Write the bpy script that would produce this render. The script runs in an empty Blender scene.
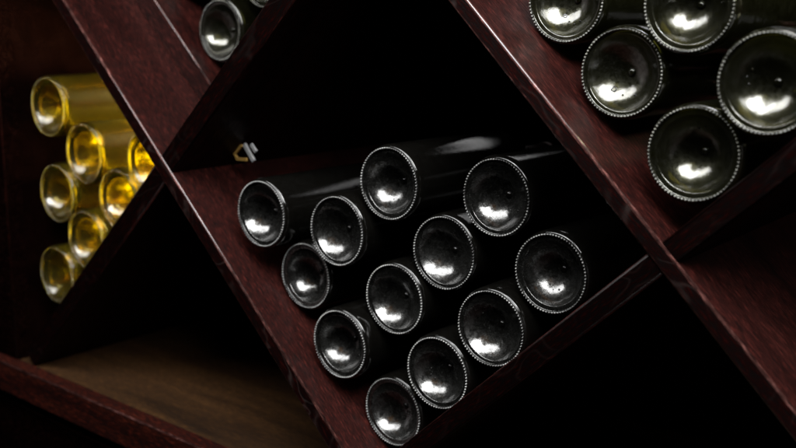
import bpy, bmesh, math, random
from mathutils import Vector, Matrix
random.seed(7)
S = bpy.context.scene
COL = S.collection
TH = math.radians(44.089)
ST, CT = math.sin(TH), math.cos(TH)
Y0 = 0.677                      # front plane of the rack
YB = 1.06                       # back of the rack
FLOOR = -0.476
WALLX = -1.23

# ------------------------------------------------------------------ helpers
def link(name, me, mat, parent=None):
    o = bpy.data.objects.new(name, me)
    COL.objects.link(o)
    for q in (mat if isinstance(mat, (list, tuple)) else [mat]): me.materials.append(q)
    if parent: o.parent = parent
    return o

def thing(name, label, cat, loc=(0, 0, 0), group=None):
    o = bpy.data.objects.new(name, None)
    COL.objects.link(o)
    o.empty_display_size = .02
    o.location = loc
    o['label'] = label; o['category'] = cat
    if group: o['group'] = group
    return o

def box_mesh(name, x0, x1, y0, y1, z0, z1, bev=0.0, seg=4, front_only=True):
    bm = bmesh.new()
    bmesh.ops.create_cube(bm, size=1)
    for v in bm.verts:
        v.co = Vector((x0 + (v.co.x + .5) * (x1 - x0), y0 + (v.co.y + .5) * (y1 - y0), z0 + (v.co.z + .5) * (z1 - z0)))
    long = 2 if z1 - z0 > x1 - x0 else 0
    if bev:
        es = [e for e in bm.edges if (not front_only) or (all(abs(v.co.y - y0) < 1e-6 for v in e.verts) and abs(e.verts[0].co[long] - e.verts[1].co[long]) > 1e-6)]
        bmesh.ops.bevel(bm, geom=es, offset=bev, segments=seg, profile=.5, affect='EDGES')
    bm.normal_update()
    for f in bm.faces:
        if max(abs(c) for c in f.normal) < .9995: f.smooth = True; f.material_index = 1
    me = bpy.data.meshes.new(name); bm.to_mesh(me); bm.free()
    return me

def N(nt, t, **kw):
    n = nt.nodes.new(t)
    for k, v in kw.items(): setattr(n, k, v)
    return n

def ramp(nt, fac, stops, interp='LINEAR'):
    r = N(nt, 'ShaderNodeValToRGB'); r.color_ramp.interpolation = interp
    e = r.color_ramp.elements
    e[0].position, e[0].color = stops[0]; e[1].position, e[1].color = stops[1]
    for p, c in stops[2:]:
        q = e.new(p); q.color = c
    nt.links.new(fac, r.inputs[0]); return r

def g(v): return (v, v, v, 1)

# ------------------------------------------------------------------ materials
def wood(name, dark, mid, light, rough=.38, edge=True, grain=1.0, spec=.15, coat=.05, crough=.26, bump=.5, streak=.06):
    m = bpy.data.materials.new(name); m.use_nodes = True
    nt = m.node_tree; L = nt.links.new
    bs = nt.nodes['Principled BSDF']
    tc = N(nt, 'ShaderNodeTexCoord')
    info = N(nt, 'ShaderNodeObjectInfo')
    off = N(nt, 'ShaderNodeVectorMath', operation='SCALE'); off.inputs[3].default_value = 7.0
    comb = N(nt, 'ShaderNodeCombineXYZ'); L(info.outputs['Random'], comb.inputs[0]); L(info.outputs['Random'], comb.inputs[1])
    L(comb.outputs[0], off.inputs[0])
    add = N(nt, 'ShaderNodeVectorMath', operation='ADD'); L(tc.outputs['Object'], add.inputs[0]); L(off.outputs[0], add.inputs[1])
    # long fibres run along local x
    mp = N(nt, 'ShaderNodeMapping'); mp.inputs['Scale'].default_value = (95, 700, 700); L(add.outputs[0], mp.inputs[0])
    fib = N(nt, 'ShaderNodeTexNoise'); fib.inputs['Scale'].default_value = 1.0; fib.inputs['Detail'].default_value = 4; fib.inputs['Roughness'].default_value = .65
    L(mp.outputs[0], fib.inputs['Vector'])
    mp2 = N(nt, 'ShaderNodeMapping'); mp2.inputs['Scale'].default_value = (3, 26, 26); L(add.outputs[0], mp2.inputs[0])
    fig = N(nt, 'ShaderNodeTexNoise'); fig.inputs['Scale'].default_value = 1.0; fig.inputs['Detail'].default_value = 5; fig.inputs['Distortion'].default_value = .8
    L(mp2.outputs[0], fig.inputs['Vector'])
    c1 = ramp(nt, fig.outputs['Fac'], [(.3, (*dark, 1)), (.5, (*mid, 1)), (.72, (*light, 1))])
    c2 = ramp(nt, fib.outputs['Fac'], [(.38, g(.2)), (.50, g(.7)), (.58, g(1.25)), (.66, g(3.2))])
    mul = N(nt, 'ShaderNodeMix', data_type='RGBA', blend_type='MULTIPLY'); mul.inputs[0].default_value = grain
    L(c1.outputs[0], mul.inputs[6]); L(c2.outputs[0], mul.inputs[7])
    col = mul.outputs[2]
    if edge:
        # pale grain streaks curling across the front edge, veneer sheen painted into their colour
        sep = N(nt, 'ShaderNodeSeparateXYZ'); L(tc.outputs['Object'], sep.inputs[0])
        mp3 = N(nt, 'ShaderNodeMapping'); mp3.inputs['Scale'].default_value = (16, 0, 26); mp3.inputs['Rotation'].default_value = (0, .5, 0); L(add.outputs[0], mp3.inputs[0])
        wv = N(nt, 'ShaderNodeTexNoise'); wv.inputs['Scale'].default_value = 1.0; wv.inputs['Detail'].default_value = 1.5; wv.inputs['Distortion'].default_value = .6
        L(mp3.outputs[0], wv.inputs['Vector'])
        thin = ramp(nt, wv.outputs['Fac'], [(.40, g(0)), (.43, g(1)), (.445, g(.25)), (.47, g(0)), (.53, g(0)), (.555, g(.9)), (.575, g(0))])
        pn = N(nt, 'ShaderNodeTexNoise'); pn.inputs['Scale'].default_value = 17; pn.inputs['Detail'].default_value = 2; L(add.outputs[0], pn.inputs['Vector'])
        pm = ramp(nt, pn.outputs['Fac'], [(.42, g(0)), (.62, g(1))])
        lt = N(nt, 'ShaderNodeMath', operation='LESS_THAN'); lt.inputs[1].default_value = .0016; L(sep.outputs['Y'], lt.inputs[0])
        f1 = N(nt, 'ShaderNodeMath', operation='MULTIPLY'); L(thin.outputs[0], f1.inputs[0]); L(pm.outputs[0], f1.inputs[1])
        f2 = N(nt, 'ShaderNodeMath', operation='MULTIPLY'); L(f1.outputs[0], f2.inputs[0]); L(lt.outputs[0], f2.inputs[1])
        f3 = N(nt, 'ShaderNodeMath', operation='MULTIPLY'); L(f2.outputs[0], f3.inputs[0]); f3.inputs[1].default_value = streak
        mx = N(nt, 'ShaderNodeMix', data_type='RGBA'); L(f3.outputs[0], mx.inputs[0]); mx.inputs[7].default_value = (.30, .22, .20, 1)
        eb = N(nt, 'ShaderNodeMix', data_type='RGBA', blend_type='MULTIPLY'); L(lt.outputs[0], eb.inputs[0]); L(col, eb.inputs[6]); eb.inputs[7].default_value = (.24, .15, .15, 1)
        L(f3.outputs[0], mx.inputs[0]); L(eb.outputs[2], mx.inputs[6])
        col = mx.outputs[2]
    L(col, bs.inputs['Base Color'])
    rr = ramp(nt, fib.outputs['Fac'], [(.35, g(rough + .12)), (.7, g(rough - .08))]); L(rr.outputs[0], bs.inputs['Roughness'])
    bs.inputs['Specular IOR Level'].default_value = spec
    bs.inputs['Coat Weight'].default_value = coat; bs.inputs['Coat Roughness'].default_value = crough
    bp = N(nt, 'ShaderNodeBump'); bp.inputs['Strength'].default_value = bump; bp.inputs['Distance'].default_value = .0006
    L(fib.outputs['Fac'], bp.inputs['Height']); L(bp.outputs[0], bs.inputs['Normal'])
    return m

MAHOG = ((.0090, .0017, .0013), (.0178, .0036, .0028), (.027, .0060, .0046))
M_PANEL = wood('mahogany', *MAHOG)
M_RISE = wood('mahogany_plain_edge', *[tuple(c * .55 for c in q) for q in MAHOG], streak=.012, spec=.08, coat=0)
M_ARRIS = wood('mahogany_arris', (.03, .012, .010), (.05, .02, .017), (.07, .03, .026), rough=.3, edge=False, coat=1.0, crough=.12, bump=.03)  # paler than the boards: part of the arris highlight is put into the colour
M_RAIL = wood('mahogany_rail', (.008, .0013, .0009), (.018, .003, .0017), (.028, .0055, .0028), edge=False, spec=.25, coat=.1)
M_FLOOR = wood('brown_floor', (.010, .0044, .0016), (.023, .0102, .0034), (.040, .0178, .0058), rough=.55, edge=False, grain=.45, spec=.15, coat=0)
M_CARC = wood('carcass', (.0016, .0006, .0005), (.0026, .0008, .0006), (.0037, .0012, .0010), edge=False, rough=.7, spec=0, coat=0)
M_BACK = wood('back', (.006, .003, .002), (.009, .004, .003), (.012, .005, .004), edge=False, rough=.6, spec=.2, coat=0)

def glass(name, tint, thin, body, rough=.06, ior=1.62, haze=.0, hazecol=(.16, .16, .155), dust=.3, dustcol=(.30, .31, .29), wear=False, wave=.5, wscale=75):
    """bottle glass: glossy skin over a tinted wall (thin = how much of it lets light straight through),
    a rough haze of fine scratches and a film of cellar dust"""
    m = bpy.data.materials.new(name); m.use_nodes = True
    nt = m.node_tree; L = nt.links.new
    nt.nodes.remove(nt.nodes['Principled BSDF'])
    out = nt.nodes['Material Output']
    tc = N(nt, 'ShaderNodeTexCoord'); info = N(nt, 'ShaderNodeObjectInfo')
    add = N(nt, 'ShaderNodeVectorMath', operation='ADD'); L(tc.outputs['Object'], add.inputs[0])
    sc = N(nt, 'ShaderNodeMath', operation='MULTIPLY'); sc.inputs[1].default_value = 9; L(info.outputs['Random'], sc.inputs[0]); L(sc.outputs[0], add.inputs[1])
    def noise(scale, detail, r=.5):
        n = N(nt, 'ShaderNodeTexNoise'); n.inputs['Scale'].default_value = scale; n.inputs['Detail'].default_value = detail; n.inputs['Roughness'].default_value = r
        L(add.outputs[0], n.inputs['Vector']); return n.outputs['Fac']
    def mix(fac, x, y):
        n = N(nt, 'ShaderNodeMixShader'); L(x.outputs[0], n.inputs[1]); L(y.outputs[0], n.inputs[2])
        if isinstance(fac, float): n.inputs[0].default_value = fac
        else: L(fac, n.inputs[0])
        return n
    bp = N(nt, 'ShaderNodeBump'); bp.inputs['Strength'].default_value = wave; bp.inputs['Distance'].default_value = .0009; L(noise(wscale, 2), bp.inputs['Height'])
    bp2 = N(nt, 'ShaderNodeBump'); bp2.inputs['Strength'].default_value = .25; bp2.inputs['Distance'].default_value = .0003; L(noise(700, 3, .7), bp2.inputs['Height']); L(bp.outputs[0], bp2.inputs['Normal'])
    tr = N(nt, 'ShaderNodeBsdfTransparent'); tr.inputs[0].default_value = (*tint, 1)
    df = N(nt, 'ShaderNodeBsdfDiffuse'); df.inputs[0].default_value = (*body, 1)
    base = mix(thin, df, tr)
    if haze:
        hz = N(nt, 'ShaderNodeBsdfGlossy'); hz.inputs['Roughness'].default_value = .28; hz.inputs['Color'].default_value = (*hazecol, 1); L(bp2.outputs[0], hz.inputs['Normal'])
        hr = ramp(nt, noise(260, 6, .8), [(.40, g(.08)), (.60, g(1))])
        hm = N(nt, 'ShaderNodeMath', operation='MULTIPLY'); L(hr.outputs[0], hm.inputs[0]); hm.inputs[1].default_value = haze
        base = mix(hm.outputs[0], base, hz)
    gl = N(nt, 'ShaderNodeBsdfGlossy'); L(bp2.outputs[0], gl.inputs['Normal'])
    rr = ramp(nt, noise(40, 3), [(.3, g(rough * .7)), (.7, g(rough * 1.5))]); L(rr.outputs[0], gl.inputs['Roughness'])
    fr = N(nt, 'ShaderNodeFresnel'); fr.inputs[0].default_value = ior
    m1 = mix(fr.outputs[0], base, gl)
    d = N(nt, 'ShaderNodeBsdfDiffuse'); d.inputs[0].default_value = (*dustcol, 1)
    r1 = ramp(nt, noise(110, 6, .75), [(.35, g(.0)), (.75, g(.16))])
    r2 = ramp(nt, noise(1300, 2), [(.58, g(.12)), (.70, g(2.0))])
    mu = N(nt, 'ShaderNodeMath', operation='MULTIPLY'); L(r1.outputs[0], mu.inputs[0]); L(r2.outputs[0], mu.inputs[1])
    mu2 = N(nt, 'ShaderNodeMath', operation='MULTIPLY'); L(mu.outputs[0], mu2.inputs[0]); mu2.inputs[1].default_value = dust
    if wear:                                  # beads scuffed pale where they touch shelves and bottling lines
        sp = N(nt, 'ShaderNodeSeparateXYZ'); L(tc.outputs['Object'], sp.inputs[0])
        wr = N(nt, 'ShaderNodeMapRange'); wr.inputs[1].default_value = -.0002; wr.inputs[2].default_value = -.0009; wr.inputs[3].default_value = 0; wr.inputs[4].default_value = .85
        L(sp.outputs['Y'], wr.inputs[0])
        wn = ramp(nt, noise(45, 4, .6), [(.40, g(.10)), (.62, g(1))]); wm = N(nt, 'ShaderNodeMath', operation='MULTIPLY'); L(wr.outputs[0], wm.inputs[0]); L(wn.outputs[0], wm.inputs[1])
        ad = N(nt, 'ShaderNodeMath', operation='ADD'); L(mu2.outputs[0], ad.inputs[0]); L(wm.outputs[0], ad.inputs[1]); mu2 = ad
    L(mix(mu2.outputs[0], m1, d).outputs[0], out.inputs['Surface'])
    return m

def simple(name, col, rough=.2, spec=.5, metal=0, **kw):
    m = bpy.data.materials.new(name); m.use_nodes = True
    b = m.node_tree.nodes['Principled BSDF']
    b.inputs['Base Color'].default_value = (*col, 1); b.inputs['Roughness'].default_value = rough
    b.inputs['Specular IOR Level'].default_value = spec; b.inputs['Metallic'].default_value = metal
    for k, v in kw.items(): b.inputs[k].default_value = v
    return m

BLK = (.0022, .0020, .0016)
OLV = (.0035, .0035, .0011)
G_DARK = (glass('dark_glass', (.3, .26, .14), .12, BLK, .05, dust=.10, wave=.12), glass('dark_glass_punt', (.62, .42, .20), .42, BLK, .09, ior=1.75, haze=.50, dust=.55, wave=1.0, wscale=55), glass('dark_glass_beads', (.2, .2, .14), .05, BLK, .1, dust=.3, dustcol=(.36, .36, .35), wear=True))
G_OLIVE = (glass('olive_glass', (.55, .55, .25), .45, OLV, .07, dust=.25, dustcol=(.28, .29, .2)), glass('olive_glass_punt', (.62, .60, .22), .48, OLV, .085, ior=1.75, wave=.95, wscale=48, haze=.36, hazecol=(.17, .17, .12), dust=.25), glass('olive_glass_beads', (.5, .5, .3), .2, OLV, .1, dust=.3, dustcol=(.24, .24, .21), wear=True))
G_CLEAR = (glass('pale_glass', (.97, .93, .70), .96, (.2, .15, .02), .06, ior=1.36, dust=.06), glass('pale_glass_punt', (.97, .93, .70), .94, (.2, .15, .02), .09, ior=1.62, haze=.08, hazecol=(.5, .45, .3), dust=.06), glass('pale_glass_beads', (.97, .93, .70), .9, (.2, .15, .02), .1, dust=.08))
W_RED = simple('red_wine', (.004, .0025, .002), .2, .5)
def clear_wine(name, rcol, tcol, dcol, tw, dw=.25):
    m = bpy.data.materials.new(name); m.use_nodes = True
    nt = m.node_tree; L = nt.links.new
    nt.nodes.remove(nt.nodes['Principled BSDF']); out = nt.nodes['Material Output']
    rf = N(nt, 'ShaderNodeBsdfRefraction'); rf.inputs['Color'].default_value = (*rcol, 1); rf.inputs['IOR'].default_value = 1.2; rf.inputs['Roughness'].default_value = .04
    tl = N(nt, 'ShaderNodeBsdfTranslucent'); tl.inputs[0].default_value = (*tcol, 1)
    df = N(nt, 'ShaderNodeBsdfDiffuse'); df.inputs[0].default_value = (*dcol, 1)
    gl = N(nt, 'ShaderNodeBsdfGlossy'); gl.inputs[0].default_value = (1, .9, .6, 1); gl.inputs['Roughness'].default_value = .1
    m1 = N(nt, 'ShaderNodeMixShader'); m1.inputs[0].default_value = dw; L(tl.outputs[0], m1.inputs[1]); L(df.outputs[0], m1.inputs[2])
    m2 = N(nt, 'ShaderNodeMixShader'); m2.inputs[0].default_value = tw; L(rf.outputs[0], m2.inputs[1]); L(m1.outputs[0], m2.inputs[2])
    m3 = N(nt, 'ShaderNodeMixShader'); m3.inputs[0].default_value = .03; L(m2.outputs[0], m3.inputs[1]); L(gl.outputs[0], m3.inputs[2])
    L(m3.outputs[0], out.inputs['Surface'])
    return m
W_GOLD = clear_wine('white_wine', (1, .94, .30), (1, .86, .03), (.95, .76, .04), .10)
W_OLIVE = clear_wine('wine_behind_olive_glass', (.45, .45, .10), (.42, .42, .07), (.05, .05, .012), .5, .5)
M_CAPS = simple('capsule_foil', (.03, .006, .006), .35, .5, .6)
M_CAPG = simple('capsule_gold_foil', (.35, .22, .06), .3, .5, .8)

# ------------------------------------------------------------------ bottle
def dome(rr, ri, h=.0225, base=.0022):
    q = (ri * ri + h * h) / (2 * h)          # spherical cap
    return base + math.sqrt(max(0, q * q - rr * rr)) - (q - h)

def profile(R, r, h, kr):
    """(radius, depth) from the apex of the punt outwards, round the heel and up to the lip"""
    ri = r * kr
    pts = []
    n = 22
    for i in range(n + 1):
        q = i / n
        a = q * math.pi / 2
        rr = ri * math.sin(a)
        pts.append((rr, dome(rr, ri, h)))
    for q, dd in ((.08, .00195), (.3, .0018), (.6, .00165), (.9, .0015)):
        pts.append((ri + (r * .942 - ri) * q, dd))
    k0 = len(pts)
    ring = []
    for i in range(9):                       # bearing ring, a half round
        a = math.pi * i / 8
        ring.append((r * .972 - r * .028 * math.cos(a), .0014 - .0016 * math.sin(a)))
    pts += ring
    k1 = len(pts) - 1
    x0, y0 = pts[-1]
    for i in range(1, 8):                    # heel
        a = i / 7 * math.pi / 2
        pts.append((x0 + (R - x0) * math.sin(a), y0 + .0075 * (1 - math.cos(a))))
    for y in (.012, .015, .02, .04, .08, .13, .185): pts.append((R, y))
    for i in range(1, 9):
        q = i / 8
        pts.append((R + (.0145 - R) * (3 * q * q - 2 * q ** 3), .185 + .065 * q))
    pts += [(.0140, .27), (.0140, .288), (.0155, .289), (.0155, .296), (.0120, .2975), (0.0001, .2976)]
    return pts, k0, k1

def revolve(pts, nseg, knurl=None):
    verts = []
    for i, (r, y) in enumerate(pts):
        for s in range(nseg):
            a = 2 * math.pi * s / nseg
            rr, yy = max(r, 1e-5), y
            if knurl and knurl[0] <= i <= knurl[1]:
                w = math.sin(math.pi * (i - knurl[0]) / (knurl[1] - knurl[0]))
                c = .5 + .5 * math.cos(knurl[2] * a)
                yy -= w * .0019 * c ** 1.2 - w * .0002
            verts.append(Vector((rr * math.cos(a), yy, rr * math.sin(a))))
    return verts

def parts_from(verts, rows, nseg, cuts, names):
    """full surface first (for continuous normals), then one mesh per span of rows"""
    faces = []
    for i in range(rows - 1):
        for s in range(nseg):
            t = (s + 1) % nseg
            faces.append((i * nseg + s, i * nseg + t, (i + 1) * nseg + t, (i + 1) * nseg + s))
    full = bpy.data.meshes.new('tmp'); full.from_pydata(verts, [], faces); full.update()
    nrm = [v.normal.copy() for v in full.vertices]
    # make normals point outwards (away from the glass)
    mid = (rows // 2) * nseg
    out = []
    for (a, b), nm in zip(cuts, names):
        fs = [tuple(x - a * nseg for x in reversed(f)) if FLIP else tuple(x - a * nseg for x in f) for f in faces[a * nseg:b * nseg]]
        me = bpy.data.meshes.new(nm); me.from_pydata(verts[a * nseg:(b + 1) * nseg], [], fs); me.update()
        for p in me.polygons: p.use_smooth = True
        me.normals_split_custom_set_from_vertices([(-x if FLIP else x) for x in nrm[a * nseg:(b + 1) * nseg]])
        out.append(me)
    bpy.data.meshes.remove(full)
    return out
FLIP = True

def bottle_meshes(R, r, nk, h=.0195, kr=.84):
    pts, k0, k1 = profile(R, r, h, kr)
    nseg = nk * 6
    V = revolve(pts, nseg, (k0, k1, nk))
    rows = len(pts)
    punt, ring, body = parts_from(V, rows, nseg, [(0, k0), (k0, k1), (k1, rows - 1)], ['punt', 'base_ring', 'glass_body'])
    # the wine: same outline, a wall thickness inside
    ins = []
    ri = r * .72
    for i in range(15):
        a = i / 14 * math.pi / 2
        ins.append((ri * math.sin(a), dome(ri * math.sin(a), ri, h - .0035, .0120)))
    ins += [(r * .75, .0105), (r * .84, .0085), (r * .90, .0075), (r * .95, .0080), (R - .0032, .0125), (R - .003, .02), (R - .003, .185)]
    for i in range(1, 9):
        q = i / 8
        ins.append(((R - .003) + (.0105 - R + .003) * (3 * q * q - 2 * q ** 3), .185 + .063 * q))
    ins += [(.0105, .262), (1e-4, .2625)]
    W = revolve(ins, 96)
    wine, = parts_from(W, len(ins), 96, [(0, len(ins) - 1)], ['wine'])
    cap = [(.0143, .246), (.0148, .2465), (.0147, .288), (.0162, .2885), (.0162, .2975), (.0150, .2985), (1e-4, .2986)]
    cv = revolve(cap, 40)
    caps, = parts_from(cv, len(cap), 40, [(0, len(cap) - 1)], ['capsule'])
    # raised pip at the apex and mould dots round it
    bm = bmesh.new()
    bmesh.ops.create_uvsphere(bm, u_segments=16, v_segments=10, radius=.0034)
    for v in bm.verts: v.co.y = v.co.y * .7 + .0022 + h
    for f in bm.faces: f.smooth = True
    pip = bpy.data.meshes.new('pip'); bm.to_mesh(pip); bm.free()
    dots = []
    for k, (ang, q) in enumerate(((-1.80, .62), (-1.50, .67), (-1.22, .62))):
        bm = bmesh.new()
        rr = r * kr * q
        y = dome(rr, r * kr, h)
        bmesh.ops.create_uvsphere(bm, u_segments=10, v_segments=6, radius=(.0009, .0007, .0010)[k], matrix=Matrix.Translation((rr * math.cos(ang), y - .0001, rr * math.sin(ang))))
        for f in bm.faces: f.smooth = True
        me = bpy.data.meshes.new('mould_dot'); bm.to_mesh(me); bm.free(); dots.append(me)
    return dict(punt=punt, base_ring=ring, glass_body=body, wine=wine, capsule=caps, pip=pip, dots=dots)

def make_bottle(label, loc, ms, gm, wm, cm, group):
    t = thing('wine_bottle', label, 'bottle', loc, group)
    # axis along +y (into the rack) with the small misalignment of hand-stacked bottles
    t.rotation_mode = 'YXZ'
    t.rotation_euler = (math.radians(random.uniform(-.5, .5)), random.uniform(0, 6.28), math.radians(random.uniform(-.5, .5)))
    link('glass_body', ms['glass_body'], gm[0], t)
    p = link('punt', ms['punt'], gm[1], t)
    link('pip', ms['pip'], gm[0], p)
    for me in ms['dots']: link('mould_dot', me, gm[0], p)
    link('base_ring', ms['base_ring'], gm[2], t)
    link('wine', ms['wine'], wm, t)
    link('capsule', ms['capsule'], cm, t)
    return t

def copy_bottle(src, label, loc, group):
    t = src.copy(); COL.objects.link(t); t.location = loc
    t.rotation_euler = (math.radians(random.uniform(-.5, .5)), random.uniform(0, 6.28), math.radians(random.uniform(-.5, .5)))
    t['label'] = label; t['group'] = group
    for ch in list(src.children):
        c = ch.copy(); COL.objects.link(c); c.parent = t
        for gc in list(ch.children):
            d = gc.copy(); COL.objects.link(d); d.parent = c
    return t

def stack(rows, ms, gm, wm, cm, group):
    first = {}
    out = []
    for i, (label, loc) in enumerate(rows):
        v = (i * 2 + i // 3) % len(ms)               # moulds differ a little from bottle to bottle
        if v not in first: first[v] = make_bottle(label, loc, ms[v], gm, wm, cm, group); out.append(first[v])
        else: out.append(copy_bottle(first[v], label, loc, group))
    return out

def moulds(R, r):
    return [bottle_meshes(R, r, 76, .0195, .84), bottle_meshes(R, r, 76, .0225, .82), bottle_meshes(R, r, 76, .0175, .86)]

mid = stack([
    ('dark wine bottle alone at the left corner of the middle stack, its body showing', (-0.7538, 0.7017, -0.2046)),
    ('dark wine bottle between the left corner bottle and the topmost bottle of the middle stack', (-0.6528, 0.7114, -0.2101)),
    ('dark wine bottle leaning on the red diagonal panel directly below the left corner bottle', (-0.7114, 0.7262, -0.2705)),
    ('topmost dark wine bottle of the middle stack, glossy body running back to the right', (-0.5928, 0.7206, -0.1552)),
    ("dark wine bottle just right of the middle stack's topmost bottle, second highest", (-0.4731, 0.7287, -0.1550)),
    ('dark wine bottle in the centre of the middle stack, below and right of the topmost', (-0.5326, 0.7319, -0.2170)),
    ('dark wine bottle left of the centre bottle, above the two lying on the left panel', (-0.5874, 0.7254, -0.2723)),
    ("dark wine bottle on the left panel, second up from the stack's bottom corner", (-0.6437, 0.7065, -0.3275)),
    ('lowest dark wine bottle, in the bottom corner of the middle stack', (-0.5877, 0.7267, -0.3928)),
    ('dark wine bottle beside the lowest one, second along the rising panel of the middle stack', (-0.5258, 0.7172, -0.3327)),
    ("dark wine bottle third along the rising panel from the middle stack's bottom corner", (-0.4657, 0.7160, -0.2744)),
    ('rightmost dark wine bottle of the middle stack, thick white glint round its upper rim', (-0.4118, 0.7258, -0.2147)),
], moulds(.0385, .036), G_DARK, W_RED, M_CAPS, 'dark bottles stacked in the middle compartment')

olv = stack([
    ('olive bottle furthest left in the upper right compartment, cut by the top edge', (-0.4206, 0.7445, 0.0202)),
    ('olive bottle on the red panel in the upper right compartment, whole base in view', (-0.3571, 0.7280, -0.0380)),
    ('olive bottle at the top middle of the upper right compartment, cut by the top edge', (-0.3015, 0.7201, 0.0159)),
    ('lowest olive bottle in the bottom corner of the upper right compartment', (-0.2808, 0.6994, -0.0939)),
    ('large looking olive bottle in the upper right compartment, cut by the right picture edge', (-0.2259, 0.6870, -0.0380)),
], moulds(.0385, .036), G_OLIVE, W_OLIVE, M_CAPS, 'olive bottles in the upper right compartment')

stack([
    ('dark bottle with its beaded base in view in the small upper left compartment', (-0.9329, 0.8039, -0.0141)),
    ('dark bottle at the top edge, upper left compartment, only its shadowed lower rim showing', (-1.0130, 0.8280, 0.0660)),
    ('dark bottle in the upper left compartment beside the crossing panel, only a sliver showing', (-0.8650, 0.8150, 0.0500)),
], moulds(.0405, .0368), G_OLIVE, W_RED, M_CAPS, 'dark bottles in the upper left compartment')

stack([
    ('topmost yellow wine bottle at the far left, its gold body showing beside it', (-1.1860, 0.7190, -0.1200)),
    ('yellow wine bottle just below and right of the topmost yellow one', (-1.1248, 0.7304, -0.1787)),
    ('yellow wine bottle by the side wall, halfway down the yellow pile', (-1.1866, 0.7254, -0.2391)),
    ('yellow wine bottle in the middle of the yellow pile, half hidden by the crossing panel', (-1.0571, 0.7331, -0.2329)),
    ('yellow wine bottle just above and right of the lowest yellow one', (-1.1186, 0.7228, -0.2937)),
    ('lowest yellow wine bottle, by the side wall at the foot of the pile', (-1.1824, 0.7157, -0.3522)),
    ('rightmost yellow wine bottle, mostly hidden where the two panels cross', (-0.9918, 0.7325, -0.1760)),
], moulds(.0422, .0396), G_CLEAR, W_GOLD, M_CAPG, 'yellow wine bottles on the left')

# raised mould marks that can be made out in three of the punts
def emboss(t, text, x, z, size, tilt=0.0):
    t.rotation_euler[1] = 0
    punt = next(c for c in t.children if c.name.startswith('punt'))
    vs = [v.co for v in punt.data.vertices]
    h = max(v.y for v in vs); rim = max((v for v in vs if v.y > .00215), key=lambda v: v.x * v.x + v.z * v.z)
    ri = math.hypot(rim.x, rim.z); hh = h - .0022
    Q = (ri * ri + hh * hh) / (2 * hh)
    cen = Vector((0, h - Q, 0))
    P = Vector((x, h - Q + math.sqrt(Q * Q - x * x - z * z), z))
    n = (cen - P).normalized()
    up = Vector((math.sin(tilt), 0, math.cos(tilt))); up = (up - n * up.dot(n)).normalized()
    cu = bpy.data.curves.new('mark', 'FONT'); cu.body = text; cu.size = size; cu.extrude = .0003; cu.bevel_depth = .00012; cu.align_x = 'CENTER'; cu.align_y = 'CENTER'
    ob = bpy.data.objects.new('mark', cu)
    me = bpy.data.meshes.new_from_object(ob)
    bpy.data.objects.remove(ob); bpy.data.curves.remove(cu)
    o = link('embossed_mark', me, G_DARK[0], punt)
    R3 = Matrix((up.cross(n), up, n)).transposed().to_4x4()
    o.matrix_local = Matrix.Translation(P + n * .0002) @ R3
emboss(olv[1], 'D', -.0125, -.0145, .0062, .5)
emboss(olv[0], 'o', -.0095, -.0130, .0070)
emboss(mid[8], '108', .0045, -.0060, .0075, -.5)

# ------------------------------------------------------------------ rack
rack = thing('wine_rack', 'dark red mahogany wine rack of crossing diagonal panels holding the stacked bottles', 'wine rack', (0, Y0, FLOOR))
def place(o, m):
    o.parent = rack
    o.matrix_parent_inverse = Matrix.Translation(rack.location).inverted()
    o.matrix_basis = m
    return o

MA = Matrix(((CT, 0, ST, 0), (0, 1, 0, Y0), (-ST, 0, CT, 0), (0, 0, 0, 1)))     # local x down the slope, z = upper normal
MD = Matrix(((CT, 0, -ST, 0), (0, 1, 0, Y0), (ST, 0, CT, 0), (0, 0, 0, 1)))     # local x up the slope, z = upper normal
DEP = YB - Y0
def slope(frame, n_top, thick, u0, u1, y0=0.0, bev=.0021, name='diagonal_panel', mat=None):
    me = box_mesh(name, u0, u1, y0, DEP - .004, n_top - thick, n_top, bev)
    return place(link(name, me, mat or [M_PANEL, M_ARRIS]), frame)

# u along the falling panels: x = u*CT + n*ST, z = -u*ST + n*CT
def uA(x, n): return (x - n * ST) / CT
def uD(x, n): return (x + n * ST) / CT
TOPZ = .62
uA_floor = lambda n: (n * CT - FLOOR) / ST
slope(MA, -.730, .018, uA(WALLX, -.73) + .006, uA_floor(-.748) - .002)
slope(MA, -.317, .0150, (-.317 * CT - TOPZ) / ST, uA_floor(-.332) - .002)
# rising panels, let in between the falling ones (their fronts stand 1 mm back)
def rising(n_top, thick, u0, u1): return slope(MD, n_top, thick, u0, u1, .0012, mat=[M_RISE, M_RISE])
# along a rising panel u equals -(n of falling panel) shifted: crossing of n_A is at u where x*ST+z*CT = n_A
def uX(nA, nD):   # point = nA/nD intersection -> u of rising frame
    # x = u*CT - nD*ST ; z = u*ST + nD*CT ; nA = x*ST + z*CT = u*2*ST*CT + nD*(CT*CT-ST*ST)
    return (nA - nD * (CT * CT - ST * ST)) / (2 * ST * CT)
e = .0004
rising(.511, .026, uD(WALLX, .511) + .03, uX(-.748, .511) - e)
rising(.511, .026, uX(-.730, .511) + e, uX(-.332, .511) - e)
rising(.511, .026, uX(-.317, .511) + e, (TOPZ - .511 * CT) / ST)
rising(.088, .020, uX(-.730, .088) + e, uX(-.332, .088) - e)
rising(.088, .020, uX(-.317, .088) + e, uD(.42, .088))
# set-back liner lying on the falling panel in the upper left compartment
slope(MA, -.7005, .0293, uA(WALLX, -.7) + .03, uA(-.90, -.70) + .055, .104, .0016, 'liner_board')

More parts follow.
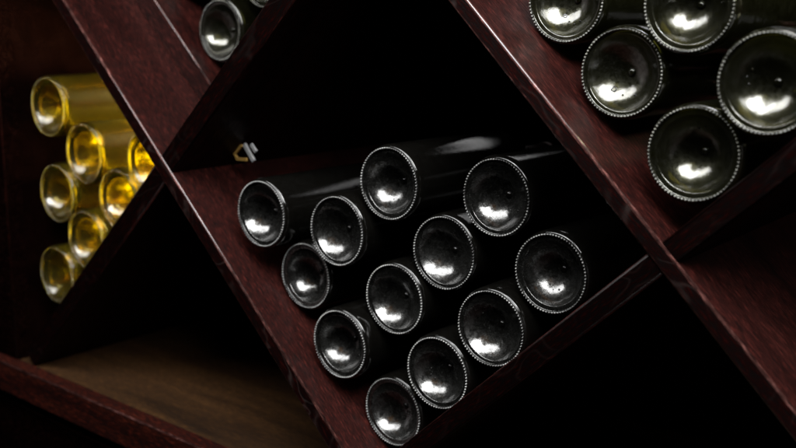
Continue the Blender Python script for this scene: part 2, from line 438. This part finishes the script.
def rbox(name, x0, x1, y0, y1, z0, z1, mat, bev=.0015):
    me = box_mesh(name, x0, x1, y0 - Y0, y1 - Y0, z0, z1, bev)
    return place(link(name, me, mat), Matrix.Translation((0, Y0, 0)))
rbox('floor_board', WALLX, .45, Y0 + .0012, YB, FLOOR - .020, FLOOR - .0008, [M_FLOOR, M_FLOOR])
rbox('front_rail', WALLX - .12, .45, Y0 - .020, Y0 + .0008, FLOOR - .044, FLOOR, [M_RAIL, M_ARRIS], .0018)
rbox('plinth', WALLX - .12, .45, Y0 - .004, Y0 + .016, FLOOR - .30, FLOOR - .066, [M_CARC, M_RAIL], .002)
rbox('plinth_backing', WALLX - .12, .45, Y0 + .010, Y0 + .02, FLOOR - .066, FLOOR - .044, M_BACK, 0)
rbox('side_stile', WALLX - .075, WALLX, Y0 - .002, Y0 + .022, FLOOR + .0005, TOPZ, [M_CARC, M_RAIL], .0016)
rbox('side_wall', WALLX - .02, WALLX - .001, Y0 + .0222, YB, FLOOR, TOPZ, M_CARC, 0)
rbox('rear_light_block', WALLX - .02, .45, YB, YB + .008, FLOOR - .02, -.19, M_BACK, 0)  # unseen half-height back, added to keep rear lamp light off the floor
rbox('top_board', WALLX - .075, .45, Y0, YB, TOPZ + .001, TOPZ + .02, [M_CARC, M_RAIL], .0015)

# ------------------------------------------------------------------ small tag in the corner
tag = thing('folded_tag', 'small gold and white tag in the dark corner above the left corner bottle', 'tag', (-.8396, .7551, -.1624))
def strip(name, pts, w, mat, dy=0):
    bm = bmesh.new()
    P = [Vector((a, 0, b)) for a, b in pts]
    vs = []
    for i, p in enumerate(P):
        d = (P[min(i + 1, len(P) - 1)] - P[max(i - 1, 0)]).normalized()
        nrm = Vector((-d.z, 0, d.x))
        for sy in (0, .003):
            for sw in (-.5, .5):
                vs.append(bm.verts.new(p + nrm * w * sw + Vector((0, sy + dy, 0))))
    for i in range(len(P) - 1):
        a = vs[i * 4:i * 4 + 4]; b = vs[i * 4 + 4:i * 4 + 8]
        for q in ((0, 1), (1, 3), (3, 2), (2, 0)): bm.faces.new((a[q[0]], a[q[1]], b[q[1]], b[q[0]]))
    bm.faces.new(vs[0:4:1][:2] + [vs[3], vs[2]]); l = vs[-4:]; bm.faces.new([l[0], l[1], l[3], l[2]])
    bmesh.ops.recalc_face_normals(bm, faces=bm.faces)
    me = bpy.data.meshes.new(name); bm.to_mesh(me); bm.free()
    return link(name, me, mat, tag)
M_TGOLD = simple('tag_gold', (.36, .22, .06), .4, .5)
M_TWHITE = simple('tag_white', (.42, .42, .42), .5, .4)
strip('gold_band', [(-.004, .0185), (-.0165, .0075), (-.012, .002), (.004, .003)], .0035, M_TGOLD)
strip('white_stripe', [(-.001, .0200), (.0145, .0020)], .0042, M_TWHITE, .0015)
strip('white_stripe', [(.0105, .0210), (.0185, .0130)], .0036, M_TWHITE, .0015)

# ------------------------------------------------------------------ light
W = bpy.data.worlds.new('World'); S.world = W; W.use_nodes = True
W.node_tree.nodes['Background'].inputs[0].default_value = (.5, .6, .8, 1)
W.node_tree.nodes['Background'].inputs[1].default_value = 0.0
def area(name, loc, target, sx, sy, power, col=(1, 1, 1), spread=180):
    l = bpy.data.lights.new(name, 'AREA'); l.shape = 'RECTANGLE'; l.size = sx; l.size_y = sy; l.energy = power; l.color = col; l.spread = math.radians(spread)
    o = bpy.data.objects.new(name, l); COL.objects.link(o); o.location = loc
    o.rotation_euler = (Vector(target) - Vector(loc)).to_track_quat('-Z', 'Y').to_euler()
    return o
area('ceiling_strip', (-.30, .16, .98), (-.50, .74, -.2), 2.9, .50, 52)
area('softbox', (.20, .06, .88), (-.5, .74, -.2), .64, .58, 25)
area('overhead_strip', (-.15, .50, 1.0), (-.50, .70, -.2), 1.9, .18, 14)
area('rear_strip', (-.38, 1.36, .26), (-.45, .80, -.12), 1.4, .03, .36)  # unseen lamp added behind the open back for the bottles' edge highlights
area('rear_glow', (-1.09, 1.04, -.15), (-1.05, .8, -.18), .20, .22, 26, (1, .92, .50), 105)  # added lamp, out of view, that makes the yellow wine glow from behind
area('rear_glow_right', (-.02, 1.04, .20), (-.27, .78, -.02), .14, .14, .35, (1, .97, .6), 100)  # added lamp, out of view, for a glow through the olive bottles

# ------------------------------------------------------------------ camera
cam = bpy.data.cameras.new('camera'); co = bpy.data.objects.new('camera', cam); COL.objects.link(co)
cam.sensor_width = 36; cam.lens = 43.778; cam.clip_start = .05; cam.clip_end = 50
Rr = ((0.77686027, 0.62946825, 0.01605716), (0.14117659, -0.14926866, -0.97866646), (-0.61364264, 0.76255399, -0.20482707))
co.matrix_world = Matrix(((Rr[0][0], -Rr[1][0], -Rr[2][0], 0), (Rr[0][1], -Rr[1][1], -Rr[2][1], 0), (Rr[0][2], -Rr[1][2], -Rr[2][2], 0), (0, 0, 0, 1)))
cam.dof.use_dof = True; cam.dof.focus_distance = .87; cam.dof.aperture_fstop = 5.0
S.camera = co

S.view_settings.view_transform = 'Standard'; S.view_settings.look = 'None'
S.view_settings.exposure = 0; S.view_settings.gamma = 1
S.render.engine = 'CYCLES'
S.cycles.use_denoising = True
S.cycles.max_bounces = 12; S.cycles.transparent_max_bounces = 24; S.cycles.glossy_bounces = 6
S.cycles.sample_clamp_indirect = 4
S.cycles.caustics_reflective = False; S.cycles.caustics_refractive = False
